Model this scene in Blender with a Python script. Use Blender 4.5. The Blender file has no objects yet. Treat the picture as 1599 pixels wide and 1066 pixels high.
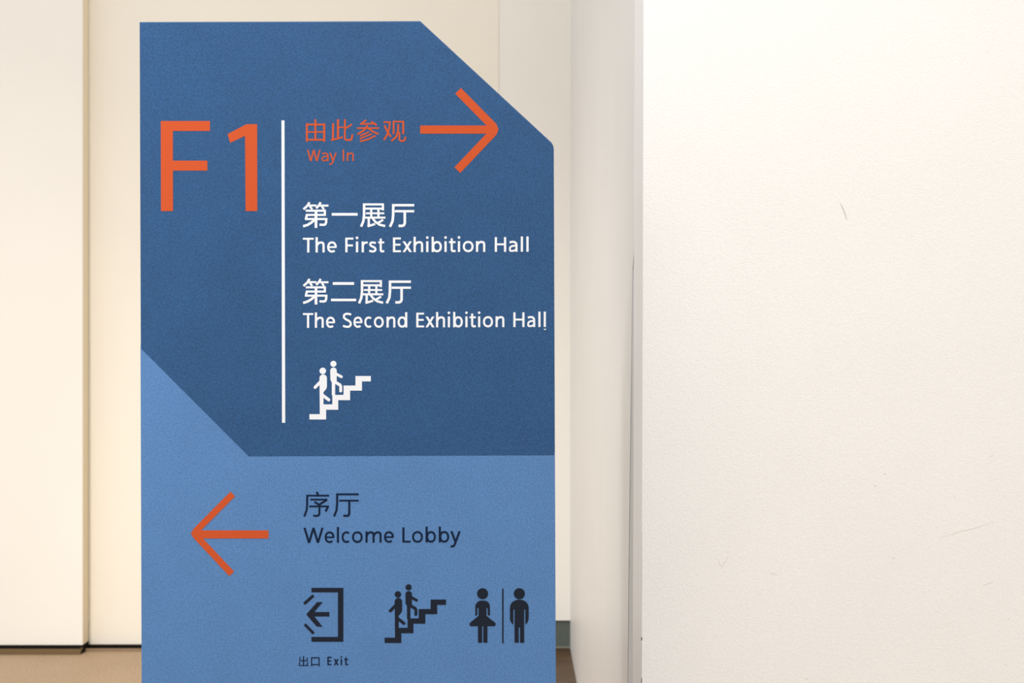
import bpy, bmesh, math
from mathutils import Vector

# ------------------------------------------------------------------ camera
SC = bpy.context.scene
COL = SC.collection
F = 1599 * 50.0 / 36.0          # focal length in pixels of the 1599x1066 frame
H = 1.08                        # camera height (m)
SIGN_Y = 2.06                   # distance to the sign face
CORNER_X = 0.203                # lateral place of the right wall's return face
FRONT_Y = 2.22                  # distance to the right wall's front face
BACK_Y = 5.0005                 # distance to the back wall

cam_d = bpy.data.cameras.new('camera')
cam_d.lens = 50; cam_d.sensor_width = 36; cam_d.sensor_fit = 'HORIZONTAL'
cam_d.clip_start = 0.05
cam_d.dof.use_dof = True
cam_d.dof.focus_distance = 2.1
cam_d.dof.aperture_fstop = 10
cam = bpy.data.objects.new('camera', cam_d)
cam.location = (0, 0, H)
cam.rotation_euler = (math.pi / 2, 0, 0)
COL.objects.link(cam)
SC.camera = cam

# ------------------------------------------------------------------ light
w = bpy.data.worlds.new('room_ambient')
w.use_nodes = True
SC.world = w
bg = w.node_tree.nodes['Background']
bg.inputs[0].default_value = (1.0, 0.985, 0.965, 1)
bg.inputs[1].default_value = 1.17

def area(name, loc, target, size, energy, color):
    d = bpy.data.lights.new(name, 'AREA')
    d.shape = 'DISK'; d.size = size; d.energy = energy; d.color = color
    o = bpy.data.objects.new(name, d)
    o.location = loc
    o.rotation_euler = (Vector(target) - Vector(loc)).to_track_quat('-Z', 'Y').to_euler()
    COL.objects.link(o)
    return o

def spot(name, loc, target, angle, energy, color):
    d = bpy.data.lights.new(name, 'SPOT')
    d.spot_size = math.radians(angle); d.spot_blend = 1.0; d.shadow_soft_size = 0.15
    d.energy = energy; d.color = color
    o = bpy.data.objects.new(name, d)
    o.location = loc
    o.rotation_euler = (Vector(target) - Vector(loc)).to_track_quat('-Z', 'Y').to_euler()
    COL.objects.link(o)
    return o

area('ceiling_lamp', (0.7, 0.2, 2.9), (0.7, 2.2, 1.2), 0.7, 8, (1.0, 0.975, 0.95))
area('ceiling_lamp', (-0.42, 1.3, 2.4), (-0.3, 2.06, 1.5), 0.35, 7.5, (1.0, 0.975, 0.94))
spot('unseen_spot', (-2.05, -0.6, 2.75), (-1.8, 5.0, -0.45), 50, 400, (1.0, 0.965, 0.905))
spot('unseen_spot', (-2.2, 1.0, 2.8), (0.25, 4.7, -0.4), 52, 240, (1.0, 0.975, 0.93))  # added unseen spot, brightens the return and the corner behind the sign

SC.view_settings.view_transform = 'Standard'
SC.view_settings.look = 'None'
SC.view_settings.gamma = 1.0
SC.view_settings.exposure = 0.0
SC.view_settings.use_curve_mapping = False

# ------------------------------------------------------------------ helpers
def P(px, py, y):
    """pixel of the photograph -> point on the upright plane at distance y"""
    return Vector(((px - 799.5) / F * y, y, H - (py - 533) / F * y))

def srgb(r, g, b):
    f = lambda c: (c / 255) / 12.92 if c <= 10 else ((c / 255 + 0.055) / 1.055) ** 2.4
    return (f(r), f(g), f(b), 1)

def material(name, color, rough=0.6, spec=0.4, speck=0.0, speck_scale=700, bump=0.0, bump_scale=200,
             bump_dist=0.0006, mottling=0.0, mottle_scale=3):
    m = bpy.data.materials.new(name)
    m.use_nodes = True
    nt = m.node_tree
    b = nt.nodes['Principled BSDF']
    b.inputs['Base Color'].default_value = color
    b.inputs['Roughness'].default_value = rough
    b.inputs['Specular IOR Level'].default_value = spec
    tc = nt.nodes.new('ShaderNodeTexCoord')
    last = None
    for amp, sc, det in ((speck, speck_scale, 1.0), (mottling, mottle_scale, 4.0)):
        if not amp:
            continue
        n = nt.nodes.new('ShaderNodeTexNoise')
        n.inputs['Scale'].default_value = sc
        n.inputs['Detail'].default_value = det
        nt.links.new(tc.outputs['Object'], n.inputs['Vector'])
        mr = nt.nodes.new('ShaderNodeMapRange')
        mr.inputs['From Min'].default_value = 0.25
        mr.inputs['From Max'].default_value = 0.75
        mr.inputs['To Min'].default_value = 1 - amp
        mr.inputs['To Max'].default_value = 1 + amp
        nt.links.new(n.outputs['Fac'], mr.inputs['Value'])
        vm = nt.nodes.new('ShaderNodeVectorMath')
        vm.operation = 'SCALE'
        if last is None:
            vm.inputs[0].default_value = color[:3]
        else:
            nt.links.new(last, vm.inputs[0])
        nt.links.new(mr.outputs[0], vm.inputs['Scale'])
        last = vm.outputs[0]
    if last is not None:
        nt.links.new(last, b.inputs['Base Color'])
    if bump:
        n = nt.nodes.new('ShaderNodeTexNoise')
        n.inputs['Scale'].default_value = bump_scale
        n.inputs['Detail'].default_value = 2.0
        nt.links.new(tc.outputs['Object'], n.inputs['Vector'])
        bp = nt.nodes.new('ShaderNodeBump')
        bp.inputs['Strength'].default_value = bump
        bp.inputs['Distance'].default_value = bump_dist
        nt.links.new(n.outputs['Fac'], bp.inputs['Height'])
        nt.links.new(bp.outputs[0], b.inputs['Normal'])
    return m

M = {
    'wall_white': material('white_wall_covering', (0.87, 0.86, 0.84, 1), 0.55, 0.3, speck=0.03, speck_scale=420, bump=0.38, bump_scale=360, bump_dist=0.0014, mottling=0.015, mottle_scale=5),
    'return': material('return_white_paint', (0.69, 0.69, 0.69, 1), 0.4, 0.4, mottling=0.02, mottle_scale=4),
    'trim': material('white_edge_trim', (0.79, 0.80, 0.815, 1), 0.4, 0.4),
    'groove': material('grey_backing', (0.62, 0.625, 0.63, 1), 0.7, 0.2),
    'back': material('back_wall_paint', (0.87, 0.84, 0.785, 1), 0.6, 0.3, mottling=0.015, mottle_scale=3),
    'panel': material('cream_panel', (0.87, 0.815, 0.715, 1), 0.55, 0.3, mottling=0.015, mottle_scale=3),
    'panel_light': material('pale_cream_panel', (0.87, 0.835, 0.775, 1), 0.55, 0.3, mottling=0.015, mottle_scale=3),
    'panel_edge': material('panel_side_shade', (0.82, 0.71, 0.52, 1), 0.7, 0.2),  # shade of the panel's side put into a deeper tan
    'rail': material('brown_rail', (0.16, 0.105, 0.05, 1), 0.7, 0.2, speck=0.1, speck_scale=150),
    'rail_light': material('pale_brown_rail', (0.27, 0.18, 0.11, 1), 0.7, 0.2, speck=0.1, speck_scale=150),
    'black': material('gap_shade_black', (0.012, 0.010, 0.008, 1), 0.9, 0.05),  # near-black stand-in for the shade under the panels
    'base': material('dark_skirting', (0.10, 0.118, 0.102, 1), 0.6, 0.3),
    'bead': material('grey_sealant', (0.24, 0.23, 0.19, 1), 0.7, 0.2),
    'floor': material('tan_stone_floor', (0.40, 0.285, 0.18, 1), 0.6, 0.3, speck=0.22, speck_scale=150, mottling=0.05, mottle_scale=6),
    'threshold': material('dark_brown_stone', (0.088, 0.050, 0.022, 1), 0.5, 0.3, speck=0.2, speck_scale=140, mottling=0.35, mottle_scale=16),
    'dark': material('dark_blue_coating', (0.018, 0.078, 0.205, 1), 0.45, 0.28, speck=0.26, speck_scale=430, mottling=0.06, mottle_scale=14),
    'light': material('light_blue_coating', (0.085, 0.208, 0.45, 1), 0.45, 0.28, speck=0.17, speck_scale=430, mottling=0.04, mottle_scale=14),
    'orange': material('orange_print', (0.545, 0.083, 0.022, 1), 0.6, 0.14, speck=0.08, speck_scale=620),
    'white': material('white_print', (0.80, 0.83, 0.88, 1), 0.6, 0.14, speck=0.02, speck_scale=620),
    'icon': material('charcoal_print', (0.012, 0.017, 0.030, 1), 0.6, 0.10, speck=0.2, speck_scale=620),
    'navy': material('navy_print', (0.005, 0.014, 0.042, 1), 0.6, 0.08, speck=0.2, speck_scale=620),
    'mark': material('grey_scuff', (0.52, 0.50, 0.46, 1), 0.7, 0.2),
    'pale_mark': material('pale_scuff', (0.72, 0.68, 0.61, 1), 0.7, 0.2),
    'dark_mark': material('dark_chip', (0.10, 0.085, 0.06, 1), 0.8, 0.1),
}

def obj(name, bm, mat, parent=None, label=None, kind=None, cat=None, group=None):
    bmesh.ops.recalc_face_normals(bm, faces=bm.faces)
    me = bpy.data.meshes.new(name)
    bm.to_mesh(me); bm.free()
    me.materials.append(M[mat])
    o = bpy.data.objects.new(name, me)
    COL.objects.link(o)
    if parent is not None:
        o.parent = parent
        o.matrix_parent_inverse = parent.matrix_basis.inverted()
    for k, v in (('label', label), ('kind', kind), ('category', cat), ('group', group)):
        if v:
            o[k] = v
    return o

def box(bm, x0, x1, y0, y1, z0, z1, bevel=0.0):
    v = [bm.verts.new((x, y, z)) for x in (x0, x1) for y in (y0, y1) for z in (z0, z1)]
    fs = [bm.faces.new([v[i] for i in f]) for f in
          ((0, 1, 3, 2), (4, 6, 7, 5), (0, 4, 5, 1), (2, 3, 7, 6), (0, 2, 6, 4), (1, 5, 7, 3))]
    if bevel:
        es = list({e for f in fs for e in f.edges})
        bmesh.ops.bevel(bm, geom=es, offset=bevel, segments=2, affect='EDGES', profile=0.5)
    return bm

def new_box(*a, **k):
    return box(bmesh.new(), *a, **k)

def prism(bm, pts, y0, y1, bevel=0.0, skip=()):
    """polygon of 3D points on an upright plane, pushed from y0 (front) to y1"""
    fr = [bm.verts.new((p.x, y0, p.z)) for p in pts]
    bk = [bm.verts.new((p.x, y1, p.z)) for p in pts]
    f = bm.faces.new(fr); bm.faces.new(bk[::-1])
    n = len(pts)
    for i in range(n):
        bm.faces.new((fr[i], bk[i], bk[(i + 1) % n], fr[(i + 1) % n]))
    if bevel:
        bmesh.ops.bevel(bm, geom=[e for i, e in enumerate(f.edges) if i not in skip], offset=bevel, segments=3, affect='EDGES', profile=0.5)

# ------------------------------------------------------------------ room
floor = obj('floor', new_box(-5, 5, -2.5, 5.3, -0.05, 0), 'floor', kind='structure', label='tan speckled stone floor below the panels')
obj('wall_back', new_box(-5, 0.2115, BACK_Y, 5.3, 0.0997, 3.0), 'back', kind='structure', label='off-white back wall beside the cream panels')
bb = obj('baseboard_back', new_box(-5, 0.2115, BACK_Y + 0.014, 5.3, 0, 0.0997), 'base', kind='structure', label='dark grey recessed skirting under the back wall')
obj('sealant_bead', new_box(-0.06, 0.2040, BACK_Y + 0.008, BACK_Y + 0.014, 0, 0.006), 'bead', bb)
obj('trim_1', new_box(-0.06, 0.2045, 4.47, BACK_Y + 0.014, 0, 0.001), 'threshold', kind='structure', label='dark brown stone strip of floor in the recess')

# the wall on the right: front face and a long return running back to the back wall
COVER_Y = FRONT_Y - 0.0015
def edge_x(z):                                      # the covered corner leans out a little towards the floor
    return 0.2053 - (1.613 - z) / 1.0655 * 0.003
wall_r = obj('wall_right', new_box(0.2115, 5, FRONT_Y, 5.3, 0, 3.0), 'wall_white', kind='structure',
             label='white textured wall with small scuffs, right of the sign')
bm = bmesh.new()
prism(bm, [Vector((edge_x(0), 0, 0)), Vector((5, 0, 0)), Vector((5, 0, 3.0)), Vector((edge_x(3.0), 0, 3.0))], COVER_Y, FRONT_Y)
obj('wall_covering', bm, 'wall_white', wall_r, label='white orange-peel wall covering')
def zpix(py, y):
    return H - (py - 533) / F * y
z_split = zpix(392, 2.38)
STRIP_BACK = 2.385
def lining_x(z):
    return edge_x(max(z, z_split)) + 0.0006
def upright_slab(name, mat, y0f, y1f, x0f, zs):
    """upright slab on the left of the wall whose near edge and outer face may vary with height"""
    bm = bmesh.new()
    rows = [[bm.verts.new(p) for p in ((x0f(z), y0f(z), z), (x0f(z), y1f(z), z), (0.2115, y1f(z), z), (0.2115, y0f(z), z))] for z in zs]
    for a, b in zip(rows, rows[1:]):
        for k in range(4):
            bm.faces.new((a[k], a[(k + 1) % 4], b[(k + 1) % 4], b[k]))
    bm.faces.new(rows[0]); bm.faces.new(rows[-1][::-1])
    return obj(name, bm, mat, wall_r)
ZS = [0, 0.35, 0.7, z_split * 0.9, z_split - 0.03, z_split, z_split + 0.3, 3.0]
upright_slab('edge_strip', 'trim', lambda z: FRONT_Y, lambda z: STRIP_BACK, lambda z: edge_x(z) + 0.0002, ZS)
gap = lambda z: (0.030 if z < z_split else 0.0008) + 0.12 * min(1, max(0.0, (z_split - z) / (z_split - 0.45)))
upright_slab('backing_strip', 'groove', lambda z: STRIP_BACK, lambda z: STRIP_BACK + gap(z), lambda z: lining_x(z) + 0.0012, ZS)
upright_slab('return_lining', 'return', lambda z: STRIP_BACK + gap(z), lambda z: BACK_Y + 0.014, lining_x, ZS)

# ------------------------------------------------------------------ display panels in front of the back wall
def panel(label, x0, x1, y_front, y_back, z0, mat, rail_mat, rail_front, rail_h):
    e = bpy.data.objects.new('display_panel', None)
    e.location = ((x0 + x1) / 2, y_back, 0)
    COL.objects.link(e)
    e['label'] = label; e['category'] = 'wall panel'; e['group'] = 'cream wall panels'
    obj('board', new_box(x0, x1, y_front, y_back, z0, 2.9, bevel=0.0015), mat, e)
    obj('base_rail', new_box(x0, x1, rail_front, rail_front + 0.005, 0, rail_h), rail_mat, e)
    obj('gap_shade_back', new_box(x0, x1, y_front + 0.0005, y_back, 0, z0), 'black', e)  # black block darkens the gap below the board in place of shade
    obj('gap_shade_base', new_box(x0, x1, rail_front + 0.005, y_front + 0.0005, 0, rail_h * 0.45), 'black', e)  # black filler painting the shade in the slot behind the rail
    obj('rail_end', new_box(x1 - 0.004, x1, rail_front + 0.005, y_front + 0.0005, 0, rail_h), rail_mat, e)
    return e
XJ = (129.0 - 799.5) / F * 4.93
XP = (779.0 - 799.5) / F * 4.998
p1 = panel('pale cream wall panel standing proud of its neighbour, on a dark brown rail',
           XJ - 1.45, XJ, 4.93, BACK_Y, 0.028, 'panel_light', 'rail', 4.906, 0.0195)
obj('side_shade', new_box(XJ, XJ + 0.0008, 4.934, 4.996, 0.029, 2.9), 'panel_edge', p1)  # thin tan sheet, paints the shade on the board's side face
p2 = panel('yellowish cream wall panel directly behind the blue sign, on a thin brown rail',
           XJ + 0.001, XP, 4.998, BACK_Y, 0.0156, 'panel', 'rail_light', 4.957, 0.010)

# ------------------------------------------------------------------ sign
def S(px, py):
    return P(px, py, SIGN_Y)
sign = bpy.data.objects.new('directory_sign', None)
sign.location = (S(543, 0).x, SIGN_Y + 0.04, 0)
COL.objects.link(sign)
sign['label'] = 'tall blue floor directory sign with a cut corner, orange arrows and bilingual lettering'
sign['category'] = 'sign'

FLOOR_PY = 533 + H * F / SIGN_Y
LB = 217.5 + (FLOOR_PY - 34) * 3.6 / 1032
RB = 864.8 + (FLOOR_PY - 232) * 3.2 / 834
lx = lambda py: 217.5 + (py - 34) * 3.6 / 1032
rx = lambda py: 864.8 + (py - 232) * 3.2 / 834
INK_Y = SIGN_Y - 0.0003
bm = bmesh.new()
ins = 1.2
prism(bm, [S(*p) for p in ((217.5 + ins, 34 + ins), (655.5, 32.5 + ins), (863.5, 230), (RB - ins, FLOOR_PY), (LB + ins, FLOOR_PY))],
      SIGN_Y + 0.003, SIGN_Y + 0.08)
obj('sign_body', bm, 'dark', sign)
bm = bmesh.new()
prism(bm, [S(*p) for p in ((217.5, 34), (656, 32.5), (861, 222), (864, 227), (864.8, 232), (rx(710.5), 710.5), (388.5, 712.3), (lx(543), 543))],
      SIGN_Y, SIGN_Y + 0.005, bevel=0.0018, skip=(5, 6))
obj('dark_panel', bm, 'dark', sign, label='dark blue upper panel')
bm = bmesh.new()
prism(bm, [S(*p) for p in ((lx(538), 538), (390.5, 708.0), (rx(706), 706), (RB, FLOOR_PY), (LB, FLOOR_PY))],
      SIGN_Y + 0.0002, SIGN_Y + 0.005)
obj('light_panel', bm, 'light', sign, label='light blue lower panel')

# ---- printed shapes -----------------------------------------------------------
class Ink:
    """collects flat printed shapes given in photograph pixels on the sign plane"""
    def __init__(self, ox=0.0, oy=0.0, sc=1.0):
        self.bm = bmesh.new(); self.ox, self.oy, self.sc = ox, oy, sc; self.n = 0
    def _p(self, p):
        return S(self.ox + p[0] / self.sc, self.oy + p[1] / self.sc)
    def _lift(self):
        self.n += 1
        return INK_Y - 0.000002 * (self.n % 40)
    def poly(self, pts):
        prism(self.bm, [self._p(p) for p in pts], self._lift(), SIGN_Y + 0.0003)
        return self
    def rect(self, x0, y0, x1, y1):
        return self.poly([(x0, y0), (x1, y0), (x1, y1), (x0, y1)])
    def circle(self, cx, cy, r, n=28):
        return self.poly([(cx + r * math.cos(2 * math.pi * k / n), cy + r * math.sin(2 * math.pi * k / n)) for k in range(n)])
    def line(self, pts, w, closed=False, round_caps=False):
        n = len(pts); L = []; R = []
        for i, (x, y) in enumerate(pts):
            if closed:
                a, b = pts[i - 1], pts[(i + 1) % n]
            else:
                a, b = pts[max(i - 1, 0)], pts[min(i + 1, n - 1)]
            def unit(p, q):
                d = math.hypot(q[0] - p[0], q[1] - p[1]) or 1e-9
                return ((q[0] - p[0]) / d, (q[1] - p[1]) / d)
            d1 = unit(a, (x, y)) if a != (x, y) else unit((x, y), b)
            d2 = unit((x, y), b) if b != (x, y) else d1
            n1 = (-d1[1], d1[0]); n2 = (-d2[1], d2[0])
            mx, my = n1[0] + n2[0], n1[1] + n2[1]
            q = mx * mx + my * my
            k = min(2 / q, 1.6) if q > 1e-6 else 1.0
            mx, my = mx * k * w / 2, my * k * w / 2
            L.append((x + mx, y + my)); R.append((x - mx, y - my))
        y0, y1 = self._lift(), SIGN_Y + 0.0003
        def ring(q):
            s = self._p(q)
            return (self.bm.verts.new((s.x, y0, s.z)), self.bm.verts.new((s.x, y1, s.z)))
        l = [ring(q) for q in L]; r = [ring(q) for q in R]
        f = self.bm.faces.new
        for i in range(n if closed else n - 1):
            j = (i + 1) % n
            f((l[i][0], l[j][0], r[j][0], r[i][0]))
            f((l[i][0], l[i][1], l[j][1], l[j][0]))
            f((r[i][0], r[j][0], r[j][1], r[i][1]))
            f((l[i][1], r[i][1], r[j][1], l[j][1]))
        if not closed:
            f((l[0][0], r[0][0], r[0][1], l[0][1])); f((l[-1][0], l[-1][1], r[-1][1], r[-1][0]))
        if round_caps:
            self.circle(*pts[0], w / 2, 16); self.circle(*pts[-1], w / 2, 16)
        return self
    def strokes(self, lst):
        for w_, *pts in lst:
            self.line(pts, w_)
        return self
    def build(self, name, mat, parent=sign, label=None):
        return obj(name, self.bm, mat, parent, label)

# ---- latin letters, drawn as pen strokes; widths of the letters come from the sign
def bez(p0, p1, p2, p3, n=8):
    o = []
    for k in range(n + 1):
        t = k / n; u = 1 - t
        o.append(tuple(u**3 * a + 3 * u * u * t * b + 3 * u * t * t * c + t**3 * d for a, b, c, d in zip(p0, p1, p2, p3)))
    return o
def arc(cx, cy, rx_, ry_, a0, a1, n=26, e=0.92):
    o = []
    for k in range(n + 1):
        a = math.radians(a0 + (a1 - a0) * k / n)
        c, s_ = math.cos(a), math.sin(a)
        o.append((cx + rx_ * math.copysign(abs(c) ** e, c), cy + ry_ * math.copysign(abs(s_) ** e, s_)))
    return o

def letter(ch, W, C, s):
    """strokes of one letter: (kind, points, width); y up from the baseline"""
    X = 0.735 * C; A = 1.04 * C; t = 0.86 * s; h = s / 2
    out = []
    ln = lambda pts, w_=s, closed=False: out.append(('l', pts, w_, closed))
    pg = lambda pts: out.append(('p', pts, 0, False))
    def diag(x0, y0, x1, y1, hw):
        pg([(x0 - hw / 2, y0), (x0 + hw / 2, y0), (x1 + hw / 2, y1), (x1 - hw / 2, y1)])
    def arch(x0, x1):
        m_ = (x0 + x1) / 2
        top = X + 0.15 - t / 2
        pts = bez((x0, 0.52 * X), (x0 + 0.02 * W, 0.80 * X), (m_ - 0.12 * (x1 - x0), top), (m_ + 0.06 * (x1 - x0), top)) \
            + bez((m_ + 0.06 * (x1 - x0), top), (x1 - 0.06 * (x1 - x0), top), (x1, 0.86 * X), (x1, 0.58 * X))[1:] + [(x1, 0)]
        ln(pts, s * 0.97)
    if ch == 'T':
        ln([(0, C - t / 2), (W, C - t / 2)], t); ln([(W / 2, 0), (W / 2, C - 0.1)])
    elif ch in 'EFL':
        ln([(h, 0), (h, C)])
        if ch in 'EF':
            ln([(h, C - t / 2), (W, C - t / 2)], t)
            y_ = 0.51 * C if ch == 'E' else 0.47 * C
            ln([(h, y_), (W * 0.95, y_)], t)
        if ch in 'EL':
            ln([(h, t / 2), (W, t / 2)], t)
    elif ch == 'H':
        ln([(h, 0), (h, C)]); ln([(W - h, 0), (W - h, C)]); ln([(h, 0.51 * C), (W - h, 0.51 * C)], t)
    elif ch == 'I':
        ln([(W / 2, 0), (W / 2, C)])
    elif ch == 'l':
        ln([(W / 2, 0), (W / 2, A)])
    elif ch == 'i':
        ln([(W / 2, 0), (W / 2, X)])
        r = 0.60 * s
        pg([(W / 2 + r * math.cos(k * math.pi / 8), 0.985 * C + r * math.sin(k * math.pi / 8)) for k in range(16)])
    elif ch == 'h':
        ln([(h, 0), (h, A)]); arch(h, W - h)
    elif ch == 'n':
        ln([(h, 0), (h, X)]); arch(h, W - h)
    elif ch == 'm':
        ln([(h, 0), (h, X)]); arch(h, W * 0.5); arch(W * 0.5, W - h)
    elif ch == 'r':
        ln([(h, 0), (h, X)])
        ln(bez((h, 0.5 * X), (h, 0.85 * X), (W * 0.6, X + 0.1 - t / 2), (W, X - t * 0.55)), s * 0.92)
    elif ch == 'o':
        ln(arc(W / 2, X / 2, W / 2 - h, X / 2 - t / 2 + 0.2, 0, 360)[:-1], (s + t) / 2, True)
    elif ch == 'c':
        ln(arc(W * 0.56, X / 2, W * 0.56 - h, X / 2 - t / 2 + 0.2, 52, 308), (s + t) / 2)
    elif ch == 'e':
        ln(arc(W / 2, X / 2, W / 2 - h, X / 2 - t / 2 + 0.2, -3, 312), (s + t) / 2)
        ln([(h, 0.49 * X), (W - h * 0.4, 0.49 * X)], t * 0.92)
    elif ch in 'bd':
        f = (lambda x: x) if ch == 'b' else (lambda x: W - x)
        ln([(f(h), 0), (f(h), A)])
        ln([(f(x), y) for x, y in arc((W + h * 0.5) / 2, X / 2, W / 2 - h * 1.25, X / 2 - t / 2 + 0.2, 0, 360)[:-1]], s * 0.95, True)
    elif ch == 's':
        ln(bez((W * 0.90, 0.84 * X), (W * 0.62, 1.02 * X - t / 2), (h, 1.06 * X - t / 2), (h + 0.02 * W, 0.72 * X))
           + bez((h + 0.02 * W, 0.72 * X), (h + .05 * W, 0.48 * X), (W - h, 0.55 * X), (W - h, 0.27 * X))[1:]
           + bez((W - h, 0.27 * X), (W - h, -0.08 * X + t / 2), (W * 0.35, -0.04 * X + t / 2), (W * 0.04, 0.15 * X))[1:], s * 0.93)
    elif ch == 'S':
        ln(bez((W * 0.92, 0.885 * C), (W * 0.62, 1.03 * C - t / 2), (h, 1.06 * C - t / 2), (h, 0.76 * C))
           + bez((h, 0.76 * C), (h, 0.50 * C), (W - h, 0.54 * C), (W - h, 0.26 * C))[1:]
           + bez((W - h, 0.26 * C), (W - h, -0.07 * C + t / 2), (W * 0.35, -0.04 * C + t / 2), (W * 0.03, 0.13 * C))[1:], s * 0.96)
    elif ch == 't':
        x = W * 0.42
        ln([(x, 0.93 * C), (x, 0.25 * X)] + bez((x, 0.25 * X), (x, t * 0.2), (W * 0.65, t * 0.4), (W, t * 0.6))[1:], s * 0.95)
        ln([(0, X - t / 2), (W, X - t / 2)], t)
    elif ch == 'x':
        hw = s * 1.12
        diag(hw / 2, X, W - hw / 2, 0, hw); diag(W - hw / 2, X, hw / 2, 0, hw)
    elif ch == 'W':
        hw = s * 1.05
        a = [(hw / 2, C), (W * 0.28, 0), (W * 0.5, C), (W * 0.72, 0), (W - hw / 2, C)]
        for p, q in zip(a, a[1:]):
            diag(*p, *q, hw)
    elif ch == 'y':
        hw = s * 1.08
        diag(hw / 2, X, W * 0.50, 0.02 * C, hw)
        x1 = W * 0.46
        ln([(W - hw / 2, X - 0.01), (x1, -0.06 * C)] + bez((x1, -0.06 * C), (W * 0.38, -0.24 * C), (W * 0.25, -0.30 * C), (W * 0.02, -0.26 * C))[1:], s)
        # trim the top of the long diagonal flat
    elif ch == 'a':
        ln(bez((W * 0.10, 0.86 * X), (W * 0.35, 1.02 * X - t / 2 + .3), (W - h, 1.08 * X - t / 2), (W - h, 0.62 * X)) + [(W - h, 0)], s * 0.95)
        ln(bez((W - h, 0.58 * X), (W * 0.5, 0.55 * X), (h, 0.55 * X), (h, 0.27 * X))
           + bez((h, 0.27 * X), (h, 0.04 * X), (W * 0.25, t / 2 - 0.1), (W * 0.42, t / 2 - 0.1))[1:]
           + bez((W * 0.42, t / 2 - 0.1), (W * 0.72, t / 2), (W - h, 0.2 * X), (W - h, 0.42 * X))[1:], t * 0.97)
    return out

def write(spec, base, cap, stem, slope=-0.0035, x_ref=473):
    """spec: (letter, left px, right px) triples along one line"""
    k = Ink()
    for ch, x0, x1 in spec:
        b = base + slope * (x0 - x_ref)
        for kind, pts, w_, closed in letter(ch, x1 - x0, cap, stem):
            q = [(x0 + x, b - y) for x, y in pts]
            if kind == 'l':
                k.line(q, w_, closed)
            else:
                k.poly(q)
    return k

# ---- upper panel
k = Ink(210, 20, 3.232)
k.poly([(133, 546), (381, 546), (381, 596), (194, 596), (194, 746), (368, 746), (368, 796), (194, 796), (194.5, 1000), (134, 1000)])
k.poly([(470, 612), (565, 562), (619, 562), (620, 1000), (561, 1000), (558, 621), (483, 656)])
k.build('floor_number', 'orange', label='large orange F1')
Ink().poly([(439.6, 188), (444.2, 188), (445.4, 659.8), (440.4, 659.8)]).build('divider_line', 'white', label='thin white vertical line')

k = Ink(640, 20, 3.95)
k.rect(64, 695, 505, 745)
k.line([(297, 481), (500, 687), (513, 701), (520, 719), (513, 737), (499, 752), (293, 970)], 50)
k.build('arrow', 'orange', label='orange arrow pointing right')

k = Ink(460, 170, 7.995)
k.strokes([
    (24, (153, 180), (153, 408)), (26, (370, 180), (370, 408)), (22, (141, 195), (383, 195)), (18, (150, 288), (370, 288)),
    (22, (150, 385), (370, 385)), (24, (260, 130), (260, 388)),
    (24, (482, 180), (478, 388)), (26, (542, 130), (542, 375)), (22, (628, 130), (628, 368), (640, 387), (700, 388), (715, 370), (720, 318)),
    (17, (550, 230), (612, 230)), (20, (635, 242), (718, 192)), (20, (455, 392), (602, 352)),
    (21, (895, 138), (825, 192)), (18, (818, 190), (1015, 183)), (21, (958, 158), (1025, 205)), (19, (780, 240), (1055, 240)),
    (21, (912, 205), (865, 268), (785, 318)), (21, (925, 245), (980, 285), (1050, 314)),
    (18, (928, 288), (815, 338)), (18, (965, 312), (815, 372)), (19, (1012, 335), (915, 382), (815, 406)),
    (20, (1110, 166), (1200, 166)), (22, (1190, 166), (1182, 240), (1160, 315), (1115, 390)), (22, (1122, 205), (1160, 288), (1204, 350)),
    (22, (1236, 150), (1236, 315)), (20, (1225, 159), (1368, 159)), (24, (1356, 150), (1356, 315)),
    (22, (1294, 190), (1292, 275), (1268, 350), (1210, 400)), (21, (1308, 290), (1308, 382), (1322, 399), (1362, 399), (1378, 382), (1383, 348))])
k.build('lettering', 'orange', label='orange Chinese characters 由此参观 beside the right-pointing arrow')
write([('W', 479.4, 500.6), ('a', 502.0, 513.2), ('y', 514.2, 526.0), ('I', 534.2, 538.2), ('n', 541.6, 552.4)], 251.6, 17.8, 2.2
      ).build('lettering', 'orange', label='small orange words Way In')

def di(dx, dy):
    return Ink(470 + dx, 305 + dy, 10.66).strokes([
        (38, (142, 115), (105, 175), (42, 232)), (32, (118, 168), (258, 168)), (34, (148, 182), (188, 232)),
        (38, (328, 115), (300, 165), (252, 214)), (32, (305, 170), (458, 170)), (34, (348, 188), (384, 232)),
        (34, (80, 255), (416, 255)), (36, (398, 240), (398, 342)), (34, (86, 325), (416, 325)), (38, (101, 312), (80, 405)),
        (34, (66, 393), (440, 393)), (38, (421, 393), (419, 448), (405, 482), (378, 490), (308, 487)),
        (44, (250, 242), (250, 540)), (40, (228, 405), (175, 452), (112, 490), (36, 514))])
def zhan(k, dx, dy):
    k.ox, k.oy, k.sc = 555 + dx, 305 + dy, 10.66
    return k.strokes([
        (34, (125, 150), (476, 150)), (36, (458, 134), (458, 250)), (34, (140, 220), (476, 220)), (40, (144, 134), (144, 330), (132, 430), (95, 520)),
        (36, (263, 236), (263, 372)), (36, (383, 236), (383, 372)), (30, (175, 298), (480, 298)), (33, (156, 370), (498, 370)),
        (38, (222, 380), (222, 505)), (36, (202, 514), (328, 476)), (38, (285, 378), (330, 438), (400, 486), (495, 510)), (36, (462, 406), (380, 456))])
def ting(k, dx, dy):
    k.ox, k.oy, k.sc = 555 + dx, 305 + dy, 10.66
    return k.strokes([
        (40, (610, 163), (978, 163)), (42, (630, 145), (628, 330), (618, 430), (575, 522)), (38, (655, 263), (978, 263)),
        (42, (822, 270), (822, 462), (808, 495), (775, 508), (718, 506))])
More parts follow.
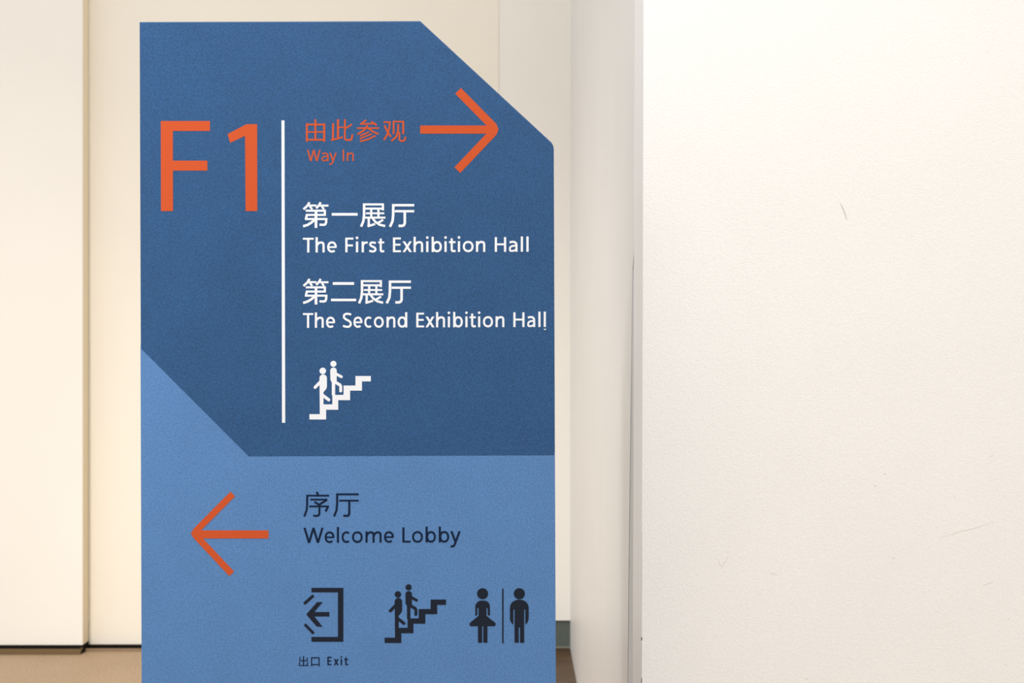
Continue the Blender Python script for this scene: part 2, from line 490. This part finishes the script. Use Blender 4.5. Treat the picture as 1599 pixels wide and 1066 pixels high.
k = di(0, 0); k.line([(512, 315), (943, 315)], 44); zhan(k, 0, 0); ting(k, 0, 0)
k.build('lettering', 'white', label='white Chinese characters 第一展厅')
k = di(0, 119.6); k.ox, k.oy, k.sc = 470, 430, 11.84
k.line([(588, 148), (982, 148)], 50); k.line([(555, 452), (1020, 452)], 46); zhan(k, -3.2, 119.7); ting(k, -5.0, 119.4)
k.build('lettering', 'white', label='white Chinese characters 第二展厅')

def exh(E, x, h, i1, b, i2, t, i3, o, n, H_, a, l1, l2):
    return [('E', *E), ('x', *x), ('h', *h), ('i', *i1), ('b', *b), ('i', *i2), ('t', *t), ('i', *i3), ('o', *o), ('n', *n),
            ('H', *H_), ('a', *a), ('l', *l1), ('l', *l2)]
write([('T', 473.0, 489.8), ('h', 492.8, 507.0), ('e', 510.8, 526.0), ('F', 539.2, 551.8), ('i', 555.5, 559.6), ('r', 564.8, 574.2),
       ('s', 576.2, 588.0), ('t', 590.6, 600.0)]
      + exh((613.6, 626.0), (628.6, 643.2), (645.8, 660.8), (665.2, 669.3), (674.0, 690.0), (693.7, 697.8), (701.0, 711.4), (714.6, 718.8),
            (722.6, 739.6), (743.2, 757.8), (772.6, 790.4), (794.4, 808.2), (812.9, 817.0), (821.6, 825.8)), 394.1, 22.9, 3.45
      ).build('lettering', 'white', label='white words The First Exhibition Hall')
write([('T', 473.0, 489.2), ('h', 491.7, 505.6), ('e', 509.0, 523.4), ('S', 535.3, 549.5), ('e', 551.8, 566.2), ('c', 568.8, 581.4),
       ('o', 583.8, 599.4), ('n', 603.6, 617.4), ('d', 620.8, 636.0)]
      + exh((650.0, 662.2), (664.4, 678.4), (680.9, 695.0), (699.0, 703.0), (707.6, 722.8), (726.4, 730.4), (733.2, 743.0), (746.2, 750.3),
            (754.0, 769.9), (773.8, 787.6), (801.6, 819.0), (823.0, 835.8), (840.4, 844.2), (848.8, 852.6)), 511.6, 22.9, 3.4
      ).build('lettering', 'white', label='white words The Second Exhibition Hall')
Ink().poly([(849.3, 513.4), (852.6, 513.0), (852.4, 514.6), (849.6, 515.0)]).build('paint_chip', 'white')

# ---- stairs pictogram, printed once in white and once in charcoal
STAIRS = [(207, 857), (365, 857), (365, 721), (525, 721), (525, 590), (680, 590), (680, 460), (845, 460), (845, 328), (1058, 328), (1058, 402),
          (935, 402), (935, 530), (770, 530), (770, 662), (605, 662), (605, 795), (437, 795), (437, 930), (207, 930)]
def stairs_pictogram(dx, dy, mat, label):
    o = (460 + dx, 550 + dy, 8.886)
    st = Ink(*o).poly(STAIRS).build('stairs_pictogram', mat, label=label)
    f = Ink(*o).circle(391, 257, 45)
    f.poly(arc(397, 357, 51.5, 51, 0, 180, 14, 1.0)[::-1] and [(x, 714 - y) for x, y in arc(397, 357, 51.5, 51, 180, 0, 14, 1.0)]
           + [(449, 478), (438, 508), (401, 552), (401, 860), (351, 860), (347, 450)])
    f.line([(365, 402), (285, 485)], 42, round_caps=True)
    f.line([(388, 592), (474, 658)], 42, round_caps=True)
    f.build('walking_figure', mat, st)
    f = Ink(*o).circle(539, 159, 42)
    f.poly([(x, 512 - y) for x, y in arc(540, 256, 45, 46, 180, 0, 14, 1.0)]
           + [(584, 410), (563, 425), (563, 596), (517, 596), (517, 418), (498, 382)])
    f.line([(570, 295), (650, 338)], 38, round_caps=True)
    f.line([(555, 408), (622, 447)], 42)
    f.line([(590, 428), (628, 449), (641, 472), (640, 535)], 40, round_caps=True)
    f.build('walking_figure', mat, st)
stairs_pictogram(0, 0, 'white', 'white stairs symbol with two walking figures')

# ---- lower panel
k = Ink(280, 750, 6.6625)
k.rect(185, 518, 928, 602)
k.line([(556, 140), (205, 492), (172, 528), (160, 550), (172, 572), (198, 600), (545, 970)], 68)
k.build('arrow', 'orange', label='orange arrow pointing left')

k = Ink(465, 760, 10.66)
k.strokes([
    (34, (313, 80), (338, 130)), (28, (140, 144), (520, 144)), (32, (158, 132), (155, 300), (147, 385), (108, 492)),
    (28, (210, 210), (492, 210)), (34, (482, 215), (365, 290)), (32, (278, 248), (365, 302)), (28, (190, 323), (518, 323)),
    (34, (503, 325), (464, 408)), (32, (360, 285), (360, 445), (343, 476), (318, 480), (258, 478)),
    (30, (640, 122), (1014, 122)), (34, (656, 107), (655, 280), (645, 385), (604, 490)), (28, (690, 227), (1014, 227)),
    (34, (857, 232), (857, 445), (842, 476), (815, 480), (758, 478))])
k.build('lettering', 'navy', label='navy Chinese characters 序厅')
write([('W', 473.8, 505.2), ('e', 506.9, 522.3), ('l', 525.8, 529.6), ('c', 533.4, 547.0), ('o', 549.6, 566.4), ('m', 570.8, 595.8), ('e', 599.6, 615.0),
       ('L', 628.4, 641.2), ('o', 643.4, 660.4), ('b', 664.6, 680.6), ('b', 685.2, 701.4), ('y', 703.2, 719.4)], 847.2, 23.6, 3.15
      ).build('lettering', 'navy', label='navy words Welcome Lobby')

exit_p = Ink(465, 905, 10.152).poly([(217, 127), (722, 127), (722, 980), (217, 980), (217, 905), (637, 905), (637, 197), (217, 197)]
      ).build('exit_pictogram', 'icon', label='dark exit symbol with open doorway')
Ink(465, 905, 10.152).poly([(135, 546), (305, 353), (395, 352), (262, 510), (500, 510), (500, 580), (262, 580), (392, 742), (298, 738)]).build('exit_arrow', 'icon', exit_p)
Ink(465, 905, 10.152).line([(250, 247), (100, 380)], 46).build('door_mark', 'icon', exit_p)
Ink(465, 905, 10.152).line([(111, 704), (252, 850)], 42).build('door_mark', 'icon', exit_p)
k = Ink(460, 1015, 15.99)
k.strokes([(26, (222, 148), (222, 380)), (20, (132, 168), (132, 262)), (22, (315, 176), (315, 268)), (22, (122, 256), (326, 256)),
           (22, (122, 290), (122, 388)), (22, (322, 290), (322, 396)), (20, (112, 378), (332, 378)),
           (24, (425, 172), (425, 396)), (24, (612, 172), (612, 396)), (24, (413, 185), (624, 185)), (22, (425, 355), (612, 355))])
k.build('lettering', 'navy', label='small navy Chinese characters 出口')
write([('E', 511.2, 517.8), ('x', 521.2, 528.6), ('i', 531.9, 534.2), ('t', 537.8, 543.4)], 1038.2, 13.0, 2.0).build('lettering', 'navy', label='small navy word Exit')
stairs_pictogram(117.4, 348.8, 'icon', 'dark stairs symbol with two walking figures')

O = (725, 910, 10.664)
rest = Ink(*O).rect(631, 92, 654, 1000).build('restroom_pictogram', 'icon', label='dark restroom symbol with woman, bar and man')
k = Ink(*O).circle(305, 177, 92)
k.poly([(183, 400), (190, 352), (222, 312), (262, 295), (305, 290), (350, 295), (390, 312), (420, 352), (427, 400),
        (427, 545), (390, 530), (388, 415), (370, 415), (370, 545), (450, 612), (518, 664), (523, 692), (505, 718),
        (385, 718), (385, 993), (317, 993), (317, 718), (298, 718), (298, 993), (228, 993), (228, 718), (105, 718), (86, 692), (92, 664),
        (160, 608), (237, 545), (237, 415), (217, 415), (217, 530), (183, 550)])
k.build('woman_figure', 'icon', rest)
k = Ink(*O).circle(917, 177, 93)
k.poly([(760, 420), (766, 368), (800, 315), (860, 284), (917, 277), (975, 284), (1032, 315), (1066, 368), (1072, 420),
        (1072, 595), (1060, 640), (1040, 672), (1018, 690), (1016, 440), (997, 440), (997, 993), (928, 993), (928, 738), (906, 738), (906, 993), (837, 993),
        (837, 440), (818, 440), (818, 692), (790, 668), (768, 630), (760, 595)])
k.build('man_figure', 'icon', rest)

# ------------------------------------------------------------------ scuffs on the white wall
def scuff(name, pts, w_, mat):
    """thin raised mark on the front of the white wall, given in photograph pixels"""
    bm = bmesh.new()
    L, R = [], []
    n = len(pts)
    for i, (x, y) in enumerate(pts):
        a, b = pts[max(i - 1, 0)], pts[min(i + 1, n - 1)]
        d = math.hypot(b[0] - a[0], b[1] - a[1])
        ww = w_ / 2 * (0.4 if i in (0, n - 1) else 1)
        nx, ny = -(b[1] - a[1]) / d * ww, (b[0] - a[0]) / d * ww
        L.append(P(x + nx, y + ny, COVER_Y)); R.append(P(x - nx, y - ny, COVER_Y))
    prism(bm, L + R[::-1], COVER_Y - 0.00025, COVER_Y + 0.0005)
    return obj(name, bm, mat, wall_r)
scuff('hair_mark', [(1312, 317), (1315, 323), (1319, 332), (1320.5, 337), (1322, 343)], 1.3, 'mark')
scuff('scratch', [(1466, 839.5), (1495, 830.5), (1525, 823.5), (1552, 814)], 0.9, 'pale_mark')
scuff('scratch', [(1533, 914), (1545, 910), (1552, 908)], 1.0, 'pale_mark')
scuff('scratch', [(1120, 872), (1124, 881), (1128, 884), (1132, 877), (1137, 869)], 1.0, 'pale_mark')
scuff('scratch', [(1202, 896), (1208, 895), (1214, 897)], 1.3, 'pale_mark')
scuff('scratch', [(1544, 714), (1548, 712), (1553, 710)], 0.9, 'pale_mark')
for x, y, m_ in ((1381.5, 739.5, 'mark'), (1366.5, 758.5, 'mark'), (1395, 871, 'mark'), (1490.5, 774.5, 'pale_mark'), (1443, 924, 'pale_mark'),
                 (1383, 687.5, 'pale_mark'), (1541.5, 80, 'pale_mark'), (1350, 944, 'pale_mark'), (1575, 966, 'pale_mark'), (1570, 1037, 'pale_mark')):
    scuff('speck', [(x - 1, y), (x, y), (x + 1, y)], 1.6, m_)
scuff('speck', [(1258, 1058), (1260, 1060), (1262, 1061)], 1.6, 'pale_mark')
# chipped dark seam where the covering meets the edge strip
for pts, w_ in (([(1002.6, 830), (1002.2, 900), (1002.0, 990)], 0.7), ([(1002, 994), (1002, 997), (1002, 1000)], 2.0),
                ([(1002, 1000), (1002, 1012), (1001.8, 1060)], 1.0), ([(1002, 1057), (1001.8, 1062), (1001.6, 1070)], 1.4)):
    scuff('seam_chip', pts, w_, 'dark_mark' if w_ > 1.2 else 'mark')
